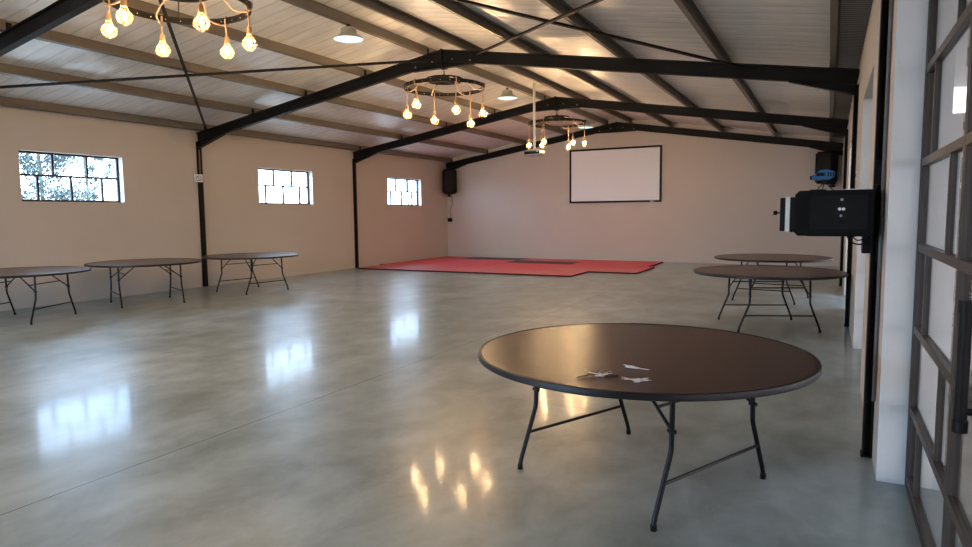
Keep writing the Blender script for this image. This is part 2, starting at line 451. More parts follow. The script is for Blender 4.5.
for y in FR: steel_frame(y, FL[y], y < 20)

# purlins: lipped channels on top of the rafters, the length of the roof
PX = [(-12.05, 'left slope, over the left wall'), (-10.60, 'left slope, first up from the left eave'), (-9.15, 'left slope, middle one of the slope'),
      (-7.70, 'left slope, next below the ridge purlin'), (-6.32, 'left slope, beside the ridge, carrying the dome lamps'), (-5.52, 'right slope, running beside the ridge'),
      (-4.32, 'right slope, next below the ridge purlin'), (-2.86, 'right slope, middle one of the slope'), (-1.40, 'right slope, first up from the right eave'), (-0.02, 'right slope, where the bare corrugated strip starts')]
for x, where in PX:
    side = -1 if x < XM else 1
    bm = BM()
    w, h, tk, lip = .068, PURL, .004, .018
    a = math.atan(SL)*side
    prof = [(-w/2, 0), (w/2, 0), (w/2, lip), (w/2-tk, lip), (w/2-tk, tk), (-w/2+tk, tk), (-w/2+tk, h-tk), (w/2-tk, h-tk), (w/2-tk, h-lip), (w/2, h-lip), (w/2, h), (-w/2, h)]
    pts = []
    for u, v in prof:
        u = u*side
        pts.append((x+u*math.cos(a)+v*math.sin(a)*1, ztop(x)+.001-u*math.sin(a)+v*math.cos(a)))
    prism(bm, pts, 'y', YB0, YB1-.001)
    o = obj('roof_purlin', bm, 'purlin')
    tag(o, 'grey steel roof purlin on the %s' % where, 'purlin', 'roof purlins')
    for y in FR:
        bm = BM(); box(bm, x-.035*side-.004, x-.035*side+.004, y-.03, y+.03, ztop(x)+.002, ztop(x)+.11)
        obj('cleat', bm, 'steel', o)

# wind braces crossing in the bays between frames
def brace(p, q, label, w=.045):
    bm = BM(); p, q = Vector(p), Vector(q)
    beam(bm, p, q, [(-w/2, -w/2), (w/2, -w/2), (w/2, -w/2+.006), (-w/2+.006, -w/2+.006), (-w/2+.006, w/2), (-w/2, w/2)])
    tag(obj('roof_brace', bm, 'rod'), label, 'brace', 'diagonal roof braces')
zz = -.07
yA, yB = 4.73, 9.86
brace((-11.95, yA, ztop(-11.95)+zz+.05), (-6.30, yB, ztop(-6.3)+zz-.03), 'thin dark roof brace on the left slope, almost level across the picture')
brace((-6.5, yA, ztop(-6.5)+zz+.03), (-11.9, yB, ztop(-11.9)+zz+.03), 'thin dark roof brace on the left slope, dropping steeply to the column with the sign')
brace((-5.95, yA, ztop(-5.95)+.06), (-1.1, yB, ztop(-1.1)-.05), 'black roof brace on the right slope, falling from the ridge towards the glazed doors')
brace((-5.3, yB, ztop(-5.3)+zz+.03), (-.3, yA, ztop(-.3)+zz+.03), 'brownish roof brace on the right slope, rising from the second ridge joint')

# ------------------------------------------------------------------ left windows
def window(n, ya, yb):
    w = sempty('window_%d' % n)
    x = XL-.15; z0, z1 = WZ; t = .036; d = .04
    zm = z0+(z1-z0)*.53
    bm = BM()
    box(bm, x-d/2, x+d/2, ya, yb, z0, z0+t); box(bm, x-d/2, x+d/2, ya, yb, z1-t, z1)
    box(bm, x-d/2, x+d/2, ya, ya+t, z0+t, z1-t); box(bm, x-d/2, x+d/2, yb-t, yb, z0+t, z1-t)
    box(bm, x-d/2, x+d/2, ya+t, yb-t, zm-t/2, zm+t/2)
    W = yb-ya
    for f in (1/3, 2/3): box(bm, x-d/2, x+d/2, ya+W*f-t/2, ya+W*f+t/2, zm+t/2, z1-t)
    for f in (.185, .50, .815): box(bm, x-d/2, x+d/2, ya+W*f-t/2, ya+W*f+t/2, z0+t, zm-t/2)
    obj('window_frame', bm, 'window_steel', w)
    bm = BM(); box(bm, x-.002, x+.002, ya+.01, yb-.01, z0+.01, z1-.01)
    obj('glass', bm, 'glass', w)
    la = bpy.data.lights.new('window_portal', 'AREA'); la.shape = 'RECTANGLE'; la.size = z1-z0; la.size_y = W
    lo = bpy.data.objects.new('window_portal', la); COL.objects.link(lo); lo.location = (x-.05, (ya+yb)/2, (z0+z1)/2)
    lo.rotation_euler = (0, -PI/2, 0); la.cycles.is_portal = True
for i, (a, b) in enumerate(WIN): window(i+1, a, b)

# ------------------------------------------------------------------ right glazed doors
def glazed_door(n, y0, y1, stiles, handle_y=None):
    dr = sempty('door_%d' % n)
    x = DOORX+.022; d = .045; t = .022
    rails = [0.0, .45, .90, 1.345, 1.80, 2.285, DZ]
    bm = BM()      # fixed frame
    box(bm, x-d/2, x+d/2, y0, y0+t, 0, DZ); box(bm, x-d/2, x+d/2, y1-t, y1, 0, DZ)
    box(bm, x-d/2, x+d/2, y0+t, y1-t, DZ-t, DZ); box(bm, x-d/2, x+d/2, y0+t, y1-t, 0, .03)
    obj('door_frame', bm, 'door_steel', dr)
    ys = [y0+t]+stiles+[y1-t]
    for k in range(len(ys)-1):
        a, b = ys[k]+.003, ys[k+1]-.003
        bm = BM(); s = .026
        box(bm, x-.02, x+.02, a, a+s, .035, DZ-t-.004); box(bm, x-.02, x+.02, b-s, b, .035, DZ-t-.004)
        for j, z in enumerate(rails):
            if j == 0: box(bm, x-.02, x+.02, a+s, b-s, .035, .075)
            elif j == 6: box(bm, x-.02, x+.02, a+s, b-s, DZ-t-.04, DZ-t-.004)
            else: box(bm, x-.02, x+.02, a+s, b-s, z-.02, z+.02)
        for j in range(6):
            m = b-(.30 if j % 2 == 0 else .87)*(b-a)/1.21
            z0, z1 = (.075 if j == 0 else rails[j]+.02), (DZ-t-.04 if j == 5 else rails[j+1]-.02)
            box(bm, x-.016, x+.016, m-.012, m+.012, z0, z1)
        lf = obj('door_leaf', bm, 'door_steel', dr)
        bm = BM(); box(bm, x-.003, x+.003, a+s-.01, b-s+.01, .065, DZ-t-.03)
        obj('glass', bm, 'door_glass', lf)
        if handle_y and a < handle_y < b:
            bm = BM()
            tube(bm, [(x-.085, handle_y, .90), (x-.085, handle_y, 1.26)], .017, 14)
            for zc in (.905, 1.265): tube(bm, [(x-.085, handle_y, zc-.018), (x-.085, handle_y, zc+.018)], .021, 14)
            for zc in (.95, 1.22): tube(bm, [(x-.085, handle_y, zc), (x-.01, handle_y, zc)], .011, 8)
            box(bm, x-.026, x-.02, handle_y-.022, handle_y+.022, .90, 1.27)
            obj('handle', bm, 'black', lf, smooth=True)
    la = bpy.data.lights.new('door_portal', 'AREA'); la.shape = 'RECTANGLE'; la.size = DZ; la.size_y = y1-y0
    lo = bpy.data.objects.new('door_portal', la); COL.objects.link(lo); lo.location = (x+.11, (y0+y1)/2, DZ/2)
    lo.rotation_euler = (0, PI/2, 0); la.cycles.is_portal = True
glazed_door(1, 1.5, 4.25, [2.955], 2.335)
glazed_door(2, 6.40, 8.32, [7.36])
glazed_door(3, 11.6, 13.5, [12.55])

# unseen glazed entrance added in the wall behind the viewpoint, for daylight
dr = sempty('door_4')
bm = BM(); a, b = REAR_ADDED; yy = YB0-.14
for i in range(7):
    x = a+(b-a-.05)*i/6; box(bm, x, x+.05, yy-.02, yy+.02, 0, DZ)
for z in (0, .9, 1.8, DZ-.05): box(bm, a+.01, b-.01, yy-.018, yy+.018, z, z+.045)
obj('door_frame', bm, 'door_steel', dr)
bm = BM(); box(bm, a+.01, b-.01, yy-.003, yy+.003, .01, DZ-.01); obj('glass', bm, 'glass', dr)
la = bpy.data.lights.new('added_entrance_portal', 'AREA'); la.shape = 'RECTANGLE'; la.size = b-a; la.size_y = DZ
lo = bpy.data.objects.new('added_entrance_portal', la); COL.objects.link(lo); lo.location = ((a+b)/2, yy-.1, DZ/2)
lo.rotation_euler = (PI/2, 0, 0); la.cycles.is_portal = True

# roofed porch added outside the right wall to cut sky light through the doors
vr = thing('added_veranda', 'pale roofed porch outside the glazed door on the right, added to dim the daylight', 'added_veranda', (XR+.27, 0, 0))
bm = BM(); prism(bm, [(.005, 2.95), (4.2, 2.62), (4.2, 2.69), (.005, 3.02)], 'y', -3, 9.0); obj('added_veranda_roof', bm, 'roof', vr)
bm = BM(); box(bm, .01, 4.2, 8.9, 9.1, -.25, 2.60); obj('added_end_wall', bm, 'plaster_white', vr)
for y in (-2.9, 1.0, 4.9):
    bm = BM(); box(bm, 4.05, 4.15, y, y+.1, -.25, 2.61); obj('post', bm, 'steel', vr)

# ------------------------------------------------------------------ outdoor trees behind the left windows
def tree(x, y, h, r, n, label, seed):
    rnd = random.Random(seed)
    t = thing('tree', label, 'tree', (x, y, -.25), group=None)
    bm = BM(); pts = [(0, 0, 0), (.05, .05, h*.3), (-.05, .1, h*.6), (0, 0, h*.85)]
    tube(bm, smooth_path(pts, 4), .06, 8)
    for k in range(9):
        a = rnd.uniform(0, 2*PI); z = h*rnd.uniform(.35, .7); L = r*rnd.uniform(.5, .9)
        tube(bm, [(0, 0, z), (math.cos(a)*L*.6, math.sin(a)*L*.6, z+L*.35), (math.cos(a)*L, math.sin(a)*L, z+L*.75)], [.03, .02, .01], 5)
    obj('trunk', bm, 'bark', t)
    bm = BM()
    cl = []
    for k in range(34):
        a = rnd.uniform(0, 2*PI); zz_ = rnd.uniform(-1, 1); q = math.sqrt(1-zz_*zz_)*rnd.uniform(.3, 1)
        cl.append((Vector((math.cos(a)*q*r, math.sin(a)*q*r, h*.62+zz_*h*.36)), rnd.uniform(.25, .5)*r*.7))
    for k in range(n):
        c, rr = rnd.choice(cl)
        p = c+Vector((rnd.gauss(0, 1), rnd.gauss(0, 1), rnd.gauss(0, 1)))*rr*.55
        d = Vector((rnd.uniform(-1, 1), rnd.uniform(-1, 1), rnd.uniform(-1, 1))).normalized()
        s, u = frame_of(d); L = rnd.uniform(.04, .085)
        vs_ = [bm.verts.new(p+v) for v in (-d*L, s*L*.45+u*.01, d*L, -s*L*.45+u*.01)]
        bm.faces.new(vs_)
    me = bpy.data.meshes.new('foliage'); bm.to_mesh(me); bm.free(); me.materials.append(MAT['leaf'])
    o = bpy.data.objects.new('foliage', me); COL.objects.link(o); o.parent = t
    return t
tree(-24, 12.9, 5.2, 1.25, 9000, 'grey green tree outside, filling the left panes of the nearest window', 3)
tree(-28.5, 17.2, 5.4, 1.15, 7500, 'grey green tree outside, behind the middle panes of the nearest window', 5)
tree(-31, 21.2, 3.6, .85, 2200, 'small sparse tree outside, low in the right panes of the nearest window', 8)
tree(-26, 38.0, 5.4, 1.6, 1500, 'thin airy tree outside the window nearest the far corner', 11)

# ------------------------------------------------------------------ jigsaw mats on the floor
mx_all = []
def floor_mat(x0, x1, y0, y1, m, label):
    bm = BM(); g = .004; box(bm, x0+g, x1-g, y0+g, y1-g, 0, .04, .004)
    bm.normal_update()
    for f in bm.faces:
        if abs(f.normal.z) < .5: f.material_index = 1
    o = obj('floor_mat', bm, [m, 'mat_edge']); tag(o, label, 'floor mat', 'foam mats laid out in the far left corner')
ordn = ['first', 'second', 'third', 'fourth', 'fifth']
fx = [-11.95, -10.75, -9.43, -8.12, -6.8, -5.48]
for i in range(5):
    floor_mat(fx[i], fx[i+1], 14.86, 16.17, 'shaded_mat', 'shade-dulled red foam mat in the front row of the mats, %s from the left wall' % ordn[i])
rows = [16.17, 17.15, 18.13, 19.11, 20.10]
rn = ['second row from the front', 'middle row', 'second row from the far wall', 'row along the far wall']
for r in range(4):
    xs = [-12.15, -10.95, -8.85, -6.72, -4.22 if r < 2 else -4.42]
    for i in range(4):
        blk = (r == 3 and i == 1) or (r == 2 and i == 2)
        if blk: lab = 'black foam mat in the row along the far wall' if r == 3 else 'black foam mat among the red ones, in the second row from the far wall'
        else: lab = 'red foam mat in the %s, %s from the left wall' % (rn[r], ordn[i])
        m = 'black_mat' if blk else ('shaded_mat' if (i == 3 and r < 1) else 'red_mat')
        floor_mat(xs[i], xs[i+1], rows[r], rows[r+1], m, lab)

# ------------------------------------------------------------------ round folding tables
def make_table(label, loc, rot):
    t = thing('round_folding_table', label, 'table', loc, rot, 'round folding tables')
    R, H = .948, .745
    bm = BM(); lathe(bm, [(0, H), (R-.022, H), (R-.022, H-.02), (0, H-.02)], 96)
    obj('tabletop', bm, 'table', t, True)
    bm = BM(); lathe(bm, [(R-.022, H+.0015), (R-.012, H+.004), (R-.003, H+.001), (R, H-.008), (R, H-.026), (R-.004, H-.031), (R-.022, H-.031)], 96, close=True)
    obj('edge_band', bm, 'edge', t, True)
    zt = H-.021
    for sx in (-1, 1):
        X = sx*.5
        for sy in (-1, 1):
            bm = BM()
            pts = [(X, sy*.362, zt), (X, sy*.370, .37), (X, sy*.488, .07), (X, sy*.5, .03), (X, sy*.5, .012)]
            tube(bm, round_path(pts, .03), .0135, 12)
            lg = obj('leg', bm, 'leg', t, True)
            bm = BM(); tube(bm, [(X, sy*.5, 0), (X, sy*.5, .03)], .0165, 12); obj('foot_cap', bm, 'black', lg, True)
            bm = BM(); p = Vector((X, sy*.368, .47)); q = Vector((X-sx*.30, sy*.30, zt-.006))
            tube(bm, [p, q], .009, 8)
            tube(bm, [p-Vector((sx*.02, 0, 0)), p+Vector((sx*.022, 0, 0))], .012, 8)
            obj('brace', bm, 'leg', t, True)
        bm = BM(); tube(bm, [(X, -.428, .215), (X, .428, .215)], .0095, 8); obj('stretcher', bm, 'leg', t, True)
        bm = BM(); tube(bm, [(X-sx*.11, -.343, .562), (X-sx*.11, .343, .562)], .0085, 8); obj('crossbar', bm, 'leg', t, True)
        bm = BM(); box(bm, min(X-.02, X+.02), max(X-.02, X+.02), -.42, .42, zt-.012, zt); obj('rail', bm, 'leg', t)
    bm = BM(); box(bm, -.21, -.17, -.36, .36, zt-.016, zt); box(bm, .17, .21, -.36, .36, zt-.016, zt); obj('mounting_batten', bm, 'leg', t)
    return t
D = math.radians
TB = [((-.952, 3.751, 0), D(-24.8), 'large round brown folding table in the foreground with keys on it'),
      ((-.703, 9.50, 0), D(111.9), 'round brown folding table by the right wall, the nearer of that pair'),
      ((-.861, 12.42, 0), D(79.8), 'round brown folding table by the right wall, the farther of that pair'),
      ((-10.938, 5.50, 0), D(26.3), 'round brown folding table by the left wall, cut off by the picture edge'),
      ((-10.93, 7.58, 0), D(66.8), 'round brown folding table along the left wall, middle one, just left of the steel column'),
      ((-10.56, 9.70, 0), D(-7.3), 'round brown folding table along the left wall, just right of the steel column')]
t0 = make_table(TB[0][2], TB[0][0], TB[0][1])
for l, r, lab in TB[1:]: dup(t0, l, r, lab)

# ------------------------------------------------------------------ keys on the front table
def key(parent, x, y, a, L=.055, m='silver', z=0., tilt=-.06, sc=1.25):
    bm = BM()
    tmp = bmesh.new()
    lathe(tmp, [(.005, 0), (.0115, 0), (.0115, .0022), (.005, .0022)], 16, close=True)
    box(tmp, .010, L, -.0035, .0035, .0003, .0019)
    for k in range(4): box(tmp, .022+k*.008, .027+k*.008, -.0055-.001*(k % 2), -.003, .0003, .0019)
    merge(bm, tmp, Matrix.Translation((x, y, z+.004+L*sc*max(0, -tilt)*0)) @ Matrix.Rotation(a, 4, 'Z') @ Matrix.Rotation(tilt, 4, 'Y') @ Matrix.Scale(sc, 4))
    return obj('key', bm, m, parent, True)
def ring(parent, x, y, r, z=.003, m='silver', tilt=0.2):
    bm = BM(); tube(bm, [(x+r*math.cos(2*PI*k/20), y+r*math.sin(2*PI*k/20), z+.001+tilt*r*(1+math.sin(2*PI*k/20))) for k in range(20)], .0012, 6, True)
    return obj('key_ring', bm, m, parent, True)
k1 = thing('key_bunch', 'bunch of keys with a long dark strap, left of the others on the big table', 'keys', (-.985, 3.05, .7457), D(38))
ring(k1, .02, 0, .016)
for a, dx, mm in ((.25, .015, 'brass_key'), (-.4, .01, 'silver'), (.8, .0, 'brass_key'), (-1.0, .0, 'silver'), (2.6, .0, 'brass_key'), (3.5, .01, 'silver')): key(k1, dx, math.sin(a)*.008, a, .036, mm, .004*abs(a)/2, -.25)
bm = BM(); beam(bm, (.04, 0, .004), (.105, -.012, .004), rect(.010, .006)); obj('key_fob', bm, 'leather', k1)
bm = BM(); P_ = smooth_path([(.0, .0, .005), (-.03, .012, .009), (-.06, .004, .005), (-.085, -.012, .008), (-.11, -.02, .004)], 5)
for i in range(len(P_)-1): beam(bm, P_[i], P_[i+1], rect(.012, .004))
obj('strap', bm, 'leather', k1)
k2 = thing('key_bunch', 'pale keys on a flat fob, the farther of the two small sets on the table', 'keys', (-.86, 3.285, .7457), D(-8))
ring(k2, .0, 0, .012)
key(k2, .01, 0, -.25, .06); key(k2, -.01, .004, 2.9, .05)
bm = BM(); box(bm, -.050, -.008, -.012, .012, 0.0025, .013, .003); obj('key_fob', bm, 'silver', k2)
k3 = thing('key_bunch', 'jumbled silver keys, the nearer of the two small sets on the big table', 'keys', (-.785, 3.02, .7457), D(20))
ring(k3, .0, 0, .013)
for i, a in enumerate((.1, .6, 2.8, 3.5, -.6)): key(k3, math.cos(a)*.008, math.sin(a)*.008, a, .042, 'silver', .003*i, -.1)

# ------------------------------------------------------------------ wheel chandeliers
def chandelier(y, label, phase, alt=(0,)*6, proto=None):
    cx, cz = -5.97, 3.73
    t = thing('wheel_chandelier', label, 'chandelier', (cx, y, cz), 0, 'wheel chandeliers under the ridge')
    R, r2 = .685, .31
    bm = BM(); lathe(bm, [(R-.012, -.028), (R+.012, -.028), (R+.012, .028), (R-.012, .028)], 64, close=True)
    lathe(bm, [(R-.03, .022), (R+.016, .022), (R+.016, .030), (R-.03, .030)], 64, close=True)
    wheel = obj('wheel_rim', bm, 'iron', t, True)
    bm = BM()
    for k in range(28):
        a = 2*PI*k/28
        for rr in (R+.012, R-.012):
            p = Vector((math.cos(a)*rr, math.sin(a)*rr, -.003)); d = Vector((math.cos(a), math.sin(a), 0))*(1 if rr > R else -1)
            tube(bm, [p-d*.002, p+d*.005], .006, 6)
    obj('studs', bm, 'stud', wheel, True)['kind'] = 'stuff'
    h = .12
    bm = BM(); lathe(bm, [(r2-.03, h-.02), (r2, h-.02), (r2, h+.035), (r2-.03, h+.035)], 40, close=True)
    box(bm, -r2+.01, r2-.01, -.02, .02, h-.012, h+.012); box(bm, -.02, .02, -r2+.01, r2-.01, h-.011, h+.011)
    tube(bm, [(0, 0, h-.02), (0, 0, h+.10)], .03, 12)
    obj('hub_ring', bm, 'iron', t, True)
    for k in range(3):
        a = 2*PI*k/3+.4; bm = BM()
        tube(bm, [(math.cos(a)*(r2-.01), math.sin(a)*(r2-.01), h), (math.cos(a)*(R-.02), math.sin(a)*(R-.02), .03)], .007, 6); obj('spoke', bm, 'iron', t, True)
    # chain of links up to the rafter
    ztop_ = (ztop(XM-.62)-.20)-cz-.012
    bm = BM(); z = h+.09; i = 0; L = .06
    while z < ztop_-.02:
        pts = []
        for k in range(14):
            a = 2*PI*k/14
            u, v = math.cos(a)*.016, math.sin(a)*(L/2)
            pts.append((u if i % 2 else 0, 0 if i % 2 else u, z+L/2+v))
        tube(bm, pts, .005, 6, True); z += L*.78; i += 1
    box(bm, -.05, .05, -.035, .035, ztop_-.02, ztop_)
    obj('chain', bm, 'iron', t, True)
    v = Vector((cx, y)); fw = v.normalized(); rt = Vector((fw.y, -fw.x))
    for k in range(6):
        a = math.radians(phase+60*k)
        d2 = rt*math.cos(a)+fw*math.sin(a); dr = Vector((d2.x, d2.y, 0))
        drop = .33+alt[k]
        bm = BM()
        side = Vector((-dr.y, dr.x, 0))
        pts = [dr*(r2-.02)+Vector((0, 0, h)), dr*(r2+.10)+side*.05+Vector((0, 0, h-.03)), dr*(R-.18)+side*.09+Vector((0, 0, -.02)),
               dr*(R-.05)+side*.03+Vector((0, 0, -.055)), dr*(R+.005)+Vector((0, 0, -.042)), dr*(R+.024)+Vector((0, 0, -.02)), dr*(R+.026)+Vector((0, 0, .03)), dr*(R+.0)+Vector((0, 0, .045)),
               dr*(R-.022)+Vector((0, 0, .015)), dr*(R-.024)+Vector((0, 0, -.05)), dr*(R-.01)+Vector((0, 0, -.12)), dr*(R-.01)+Vector((0, 0, -drop))]
        tube(bm, smooth_path(pts, 5), .009, 8); obj('rope', bm, 'rope', t, True)
        c = dr*(R-.01)+Vector((0, 0, -drop))
        bm = BM(); lathe(bm, [(0, .0), (.018, .0), (.026, -.012), (.028, -.07), (.024, -.078), (0, -.078)], 18, c); obj('lamp_socket', bm, 'wood_socket', t, True)
        b0 = c+Vector((0, 0, -.078))
        bm = BM(); lathe(bm, [(.017, 0), (.019, -.018), (.034, -.045), (.047, -.075), (.049, -.10), (.038, -.130), (.018, -.146), (0, -.149)], 24, b0)
        bulb = obj('light_bulb', bm, 'bulb_glass', t, True)
        bm = BM(); lathe(bm, [(0, -.035), (.008, -.042), (.016, -.065), (.019, -.085), (.016, -.105), (.008, -.118), (0, -.122)], 12, b0)
        obj('filament', bm, 'filament', bulb, True)
        bm = BM()
        cp = [(.027, .01), (.036, -.03), (.062, -.06), (.074, -.095), (.062, -.13), (.034, -.158)]
        for j in range(8):
            q = 2*PI*j/8
            tube(bm, smooth_path([b0+Vector((math.cos(q)*rr, math.sin(q)*rr, zz_)) for rr, zz_ in cp], 3), .0019, 5)
        for rr, zz_ in ((.062, -.06), (.0745, -.095), (.062, -.13), (.034, -.158)):
            tube(bm, [b0+Vector((math.cos(2*PI*j/20)*rr, math.sin(2*PI*j/20)*rr, zz_)) for j in range(20)], .0019, 5, True)
        obj('bulb_cage', bm, 'cage', t, True)
    return t
chandelier(4.68, 'black wheel chandelier with caged bulbs, cut off by the top edge', -14, (-.12, -.16, -.16, -.20, -.18, -.15))
chandelier(9.91, 'black wheel chandelier with six caged bulbs in the middle of the three', -14, (-.03, .05, -.03, -.06, -.13, -.02))
chandelier(15.2, 'smallest looking wheel chandelier, beside the projector pole', 4, (0, .02, -.02, .03, 0, .04))
chandelier(-.6, 'wheel chandelier behind the viewpoint', 0)

# ------------------------------------------------------------------ dome lamps on the ridge purlin
def dome_lamp(x, y, label, z=4.10):
    t = thing('dome_lamp', label, 'hanging lamp', (x, y, z), 0, 'pale dome lamps under the ridge purlin')
    bm = BM()
    lathe(bm, [(.0, .175), (.08, .172), (.112, .155), (.12, .09), (.13, .07), (.20, .03), (.225, .0), (.218, .0), (.20, .02), (.12, .062), (0, .062)], 40)
    obj('shade', bm, 'shade', t, True)
    bm = BM(); lathe(bm, [(0, .004), (.15, .004), (.214, .004), (.214, .010), (0, .010)], 40); obj('diffuser', bm, 'lamp_disc', t, True)
    bm = BM(); tube(bm, [(0, 0, .165), (0, 0, .215)], .03, 12); 
    pts = [(.012*math.cos(2*PI*k/12), 0, .228+.016*math.sin(2*PI*k/12)) for k in range(12)]; tube(bm, pts, .003, 6, True)
    obj('hanger', bm, 'iron', t, True)
    top = ztop(x)-z+.003
    for s in (-1, 1):
        bm = BM(); tube(bm, [(0, 0, .238), (0, s*.09, top)], .0028, 6); obj('hanging_wire', bm, 'grey_metal', t)
    return t
dome_lamp(-6.32, 7.80, 'pale dome lamp nearest the viewpoint, upper left of the nearest ridge joint', 4.11)
dome_lamp(-6.32, 13.15, 'pale dome lamp in front of the middle ridge joint, left of the projector pole', 4.06)
dome_lamp(-6.32, 18.35, 'faint small dome lamp farthest away, near the far gable', 4.0)

# ------------------------------------------------------------------ projector on its pole
pj = thing('projector', 'grey projector hanging on a long white ceiling pole', 'projector', (-6.05, 14.0, 2.93))
bm = BM(); box(bm, -.20, .20, -.15, .15, -.05, .05, .012); body = obj('body', bm, 'grey_metal', pj, True)
bm = BM(); box(bm, -.185, .185, -.156, -.149, -.035, .030); 
obj('rear_panel', bm, 'black', pj)
bm = BM(); tube(bm, [(.09, .14, 0), (.09, .19, 0)], .04, 20); obj('lens', bm, 'black', pj, True)
bm = BM(); box(bm, .13, .14, -.160, -.155, .005, .015); obj('indicator', bm, 'led', pj)
bm = BM(); tube(bm, [(0, 0, .08), (0, 0, ztop(-6.05)+PURL-2.93)], .027, 16); obj('pole', bm, 'white_plastic', pj, True)
bm = BM(); box(bm, -.11, .11, -.09, .09, .068, .082); box(bm, -.10, -.085, -.02, .02, .045, .07); box(bm, .085, .10, -.02, .02, .045, .07); obj('mount', bm, 'grey_metal', pj)

# ------------------------------------------------------------------ projection screen
sx0, sx1, sz0, sz1 = -7.57, -4.585, 1.86, 3.59
sc = thing('projection_screen', 'white projection screen in a black frame on the far wall', 'screen', ((sx0+sx1)/2, YB1, sz0))
W, H = sx1-sx0, sz1-sz0
bm = BM(); bw = .06
for a in ((-W/2, W/2, 0, bw), (-W/2, W/2, H-bw, H), (-W/2, -W/2+bw, bw, H-bw), (W/2-bw, W/2, bw, H-bw)): box(bm, a[0], a[1], -.05, -.001, a[2], a[3])
obj('frame', bm, 'black', sc)
bm = BM(); box(bm, -W/2+bw-.01, W/2-bw+.01, -.035, -.028, bw-.01, H-bw+.01); obj('screen_fabric', bm, 'screen', sc)
bm = BM(); box(bm, W/2-.34, W/2-.22, -.054, -.050, .015, .045); obj('badge', bm, 'grey_metal', sc)

# ------------------------------------------------------------------ loudspeakers in the far corners
def corner_speaker(x, y, z, rot, label):
    t = thing('wall_loudspeaker', label, 'speaker', (x, y, z), rot, 'black loudspeakers in the far corners')
    bm = BM()
    outline = [(-.26, -.20), (-.17, .20), (.17, .20), (.26, -.20), (.20, -.235), (-.20, -.235)]
    tmp = bmesh.new(); prism(tmp, outline, 'z', 0, .86)
    bmesh.ops.bevel(tmp, geom=list(tmp.edges), offset=.045, segments=3, affect='EDGES'); merge(bm, tmp)
    obj('cabinet', bm, 'black_tex', t, True)
    bm = BM(); box(bm, -.19, .19, -.243, -.232, .06, .80, .004); obj('grille', bm, 'black_panel', t, True)
    bm = BM(); box(bm, -.05, .05, .18, .27, -.10, .16); box(bm, -.12, .12, -.1, .2, -.02, .0); obj('bracket', bm, 'black', t)
    return t
corner_speaker(-12.0, 20.16, 2.27, D(35), 'black loudspeaker high in the far left corner')
corner_speaker(-.06, 20.12, 2.27, D(-30), 'black loudspeaker high in the far right corner, partly behind the blue light')
def cable_thing(name, pts, r, m, label, cat):
    bm = BM(); tube(bm, smooth_path(pts, 6), r, 6); return tag(obj(name, bm, m, None, True), label, cat)
cable_thing('speaker_cable', [(-12.10, YB1-.012, 2.2), (-12.05, YB1-.012, 1.95), (-12.15, YB1-.012, 1.7), (-12.13, YB1-.012, 1.41)], .008, 'black', 'thin black cable hanging under the far left loudspeaker', 'cable')
bm = BM(); box(bm, -12.23, -12.07, YB1-.06, YB1-.0005, 1.27, 1.41, .006); tag(obj('socket_box', bm, 'black', None, True), 'small black socket box on the far wall below the left loudspeaker', 'socket')

# ------------------------------------------------------------------ amplifier speaker on its wall bracket beside the near right column
sp = thing('stage_speaker', 'big black speaker cabinet mounted sideways on the right column, its rear controls showing', 'speaker', (0, 4.76, 1.397))
bm = BM(); tmp = bmesh.new()
prism(tmp, [(-.185, .02), (-.165, 0), (.232, 0), (.232, .272), (-.16, .272), (-.185, .25)], 'y', -.20, -.36)
prism(tmp, [(-.185, .02), (-.165, 0), (.225, 0), (.225, .272), (-.16, .272), (-.185, .25)], 'y', -.205, .10)
merge(bm, tmp); obj('cabinet', bm, 'black_tex', sp)
yb = -.36
bm = BM()
for a in ((-.10, .20, .04, .045), (-.10, .20, .235, .24), (-.10, -.095, .045, .235), (.195, .20, .045, .235)): box(bm, a[0], a[1], yb-.004, yb, a[2], a[3])
box(bm, -.095, .195, yb-.0015, yb, .045, .235); obj('rear_panel', bm, 'black_panel', sp)
bm = BM(); box(bm, .03, .10, yb-.006, yb-.001, .05, .225); pl = obj('control_plate', bm, 'black', sp)
for x, z, m, r in ((.065, .215, 'grey_metal', .008), (.055, .16, 'silver', .009), (.075, .16, 'silver', .009), (.063, .12, 'grey_metal', .007), (.065, .085, 'black_tex', .014)):
    bm = BM(); tube(bm, [(x, yb-.006, z), (x, yb-.016, z)], r, 12); obj('knob', bm, m, pl, True)
for x, z in ((-.075, .105), (.185, .10)):
    bm = BM(); tube(bm, [(x, yb-.001, z), (x, yb-.012, z)], .014, 14); obj('socket', bm, 'black', sp, True)
bm = BM(); box(bm, -.213, -.185, yb+.02, .10, .022, .235, .003); obj('front_trim', bm, 'black', sp)
bm = BM(); box(bm, -.238, -.213, yb+.02, .10, .026, .235); obj('white_band', bm, 'white_plastic', sp)
bm = BM(); box(bm, -.268, -.238, yb+.02, .10, .028, .232, .003); obj('front_plate', bm, 'black', sp)
bm = BM(); tube(bm, [(-.268, -.14, .14), (-.30, -.14, .14)], .005, 8); tube(bm, [(-.295, -.14, .14), (-.318, -.14, .14)], .014, 12); obj('thumb_screw', bm, 'black', sp, True)
bm = BM(); box(bm, .19, .275, -.10, .06, -.115, -.001); box(bm, -.12, .2, -.08, -.02, -.012, -.001); obj('wall_bracket', bm, 'black', sp)
bm = BM(); tube(bm, smooth_path([(.10, -.3, .0), (.12, -.3, -.035), (.16, -.3, -.05), (.20, -.28, -.04), (.215, -.26, -.0)], 6), .005, 6)
tube(bm, smooth_path([(.13, -.3, .0), (.15, -.3, -.025), (.18, -.3, -.02), (.19, -.29, .0)], 6), .004, 6); obj('cable', bm, 'black', sp, True)

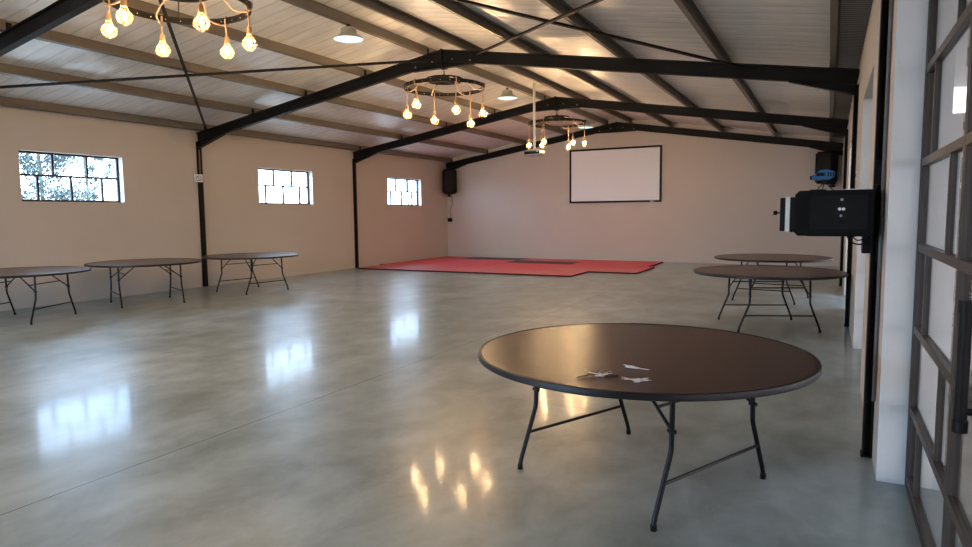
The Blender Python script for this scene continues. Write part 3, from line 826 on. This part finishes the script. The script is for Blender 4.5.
bl = thing('party_light', 'small blue light on a tiny tripod, standing on the black speaker cabinet', 'light', (-.03, 4.50, 1.6695))
bm = BM(); tmp = bmesh.new()
prism(tmp, [(-.068, .068), (-.055, .062), (.02, .066), (.054, .082), (.054, .112), (.01, .126), (-.028, .122), (-.045, .10), (-.072, .09)], 'y', -.04, .04)
bmesh.ops.bevel(tmp, geom=list(tmp.edges), offset=.004, segments=2, affect='EDGES'); merge(bm, tmp); obj('case', bm, 'blue', bl, True)
bm = BM(); box(bm, -.045, .0, -.0425, -.0395, .086, .106); 
for k in range(3): box(bm, .015+k*.014, .022+k*.014, -.0425, -.0395, .084, .108)
obj('vent', bm, 'black_panel', bl)
bm = BM(); tube(bm, [(-.080, 0, .079), (-.066, 0, .079)], .012, 12); obj('lens', bm, 'black', bl, True)
for a in (.3, 2.6, 4.5):
    bm = BM(); tube(bm, [(0, 0, .055), (math.cos(a)*.05, math.sin(a)*.05, .002)], .003, 6); obj('tripod_leg', bm, 'black', bl)
bm = BM(); tube(bm, [(0, 0, .048), (0, 0, .068)], .008, 10); obj('tripod_head', bm, 'black', bl, True)
bm = BM(); box(bm, -.11, -.02, 4.58, 4.66, 1.6692, 1.680, .003); tag(obj('remote_control', bm, 'black', None, True), 'flat black pad lying on top of the black speaker cabinet', 'remote')
bm = BM(); prism(bm, [(.06, 4.44), (.21, 4.42), (.215, 4.62), (.08, 4.64)], 'z', 1.6693, 1.674); tag(obj('paper_sheet', bm, 'white_plastic'), 'pale papers lying on the right end of the black speaker cabinet', 'paper')

# ------------------------------------------------------------------ electrical bits
sg = thing('no_smoking_sign', 'small white square sign with a crossed circle on the left steel column', 'sign', (XL+.07, 9.83, 2.38), D(60))
bm = BM(); box(bm, -.085, .085, -.012, 0, -.085, .085, .006); obj('sign_plate', bm, 'white_plastic', sg, True)
bm = BM(); tube(bm, [(.05*math.cos(2*PI*k/28), -.013, .05*math.sin(2*PI*k/28)) for k in range(28)], .005, 6, True)
beam(bm, (-.034, -.013, .034), (.034, -.013, -.034), rect(.009, .009)); obj('sign_symbol', bm, 'black', sg, True)
bm = BM(); box(bm, XL+.056, XL+.068, 9.87, 9.90, 2.47, 3.00); tag(obj('conduit', bm, 'brown_conduit'), 'brown conduit on the left column above the white sign', 'conduit')
bm = BM(); tube(bm, [(XR-.013, 4.50, .40), (XR-.013, 4.50, 3.3)], .011, 10); tag(obj('conduit', bm, 'conduit_grey', None, True), 'grey conduit up the right wall beside the nearest column', 'conduit')
bm = BM(); box(bm, XR-.06, XR-.022, 4.55, 4.615, 1.70, 1.84, .004); tag(obj('power_adapter', bm, 'black', None, True), 'black power adapter on the nearest right column above the speaker cabinet', 'adapter')
cable_thing('power_cable', [(XR-.04, 4.58, 1.70), (XR-.045, 4.575, 1.64), (XR-.03, 4.57, 1.52), (XR-.025, 4.565, 1.36), (XR-.03, 4.565, 1.24)], .004, 'black', 'thin black cable dropping from the adapter on the nearest right column', 'cable')
so = thing('wall_socket', 'white double wall socket on the right wall before the farther column', 'socket', (XR, 9.0, 1.96))
bm = BM(); box(bm, -.02, 0, -.10, .10, -.05, .05, .003); obj('faceplate', bm, 'white_plastic', so, True)
bm = BM()
for y in (-.05, .05): tube(bm, [(-.022, y, 0), (-.018, y, 0)], .022, 14)
obj('outlet', bm, 'black', so, True)
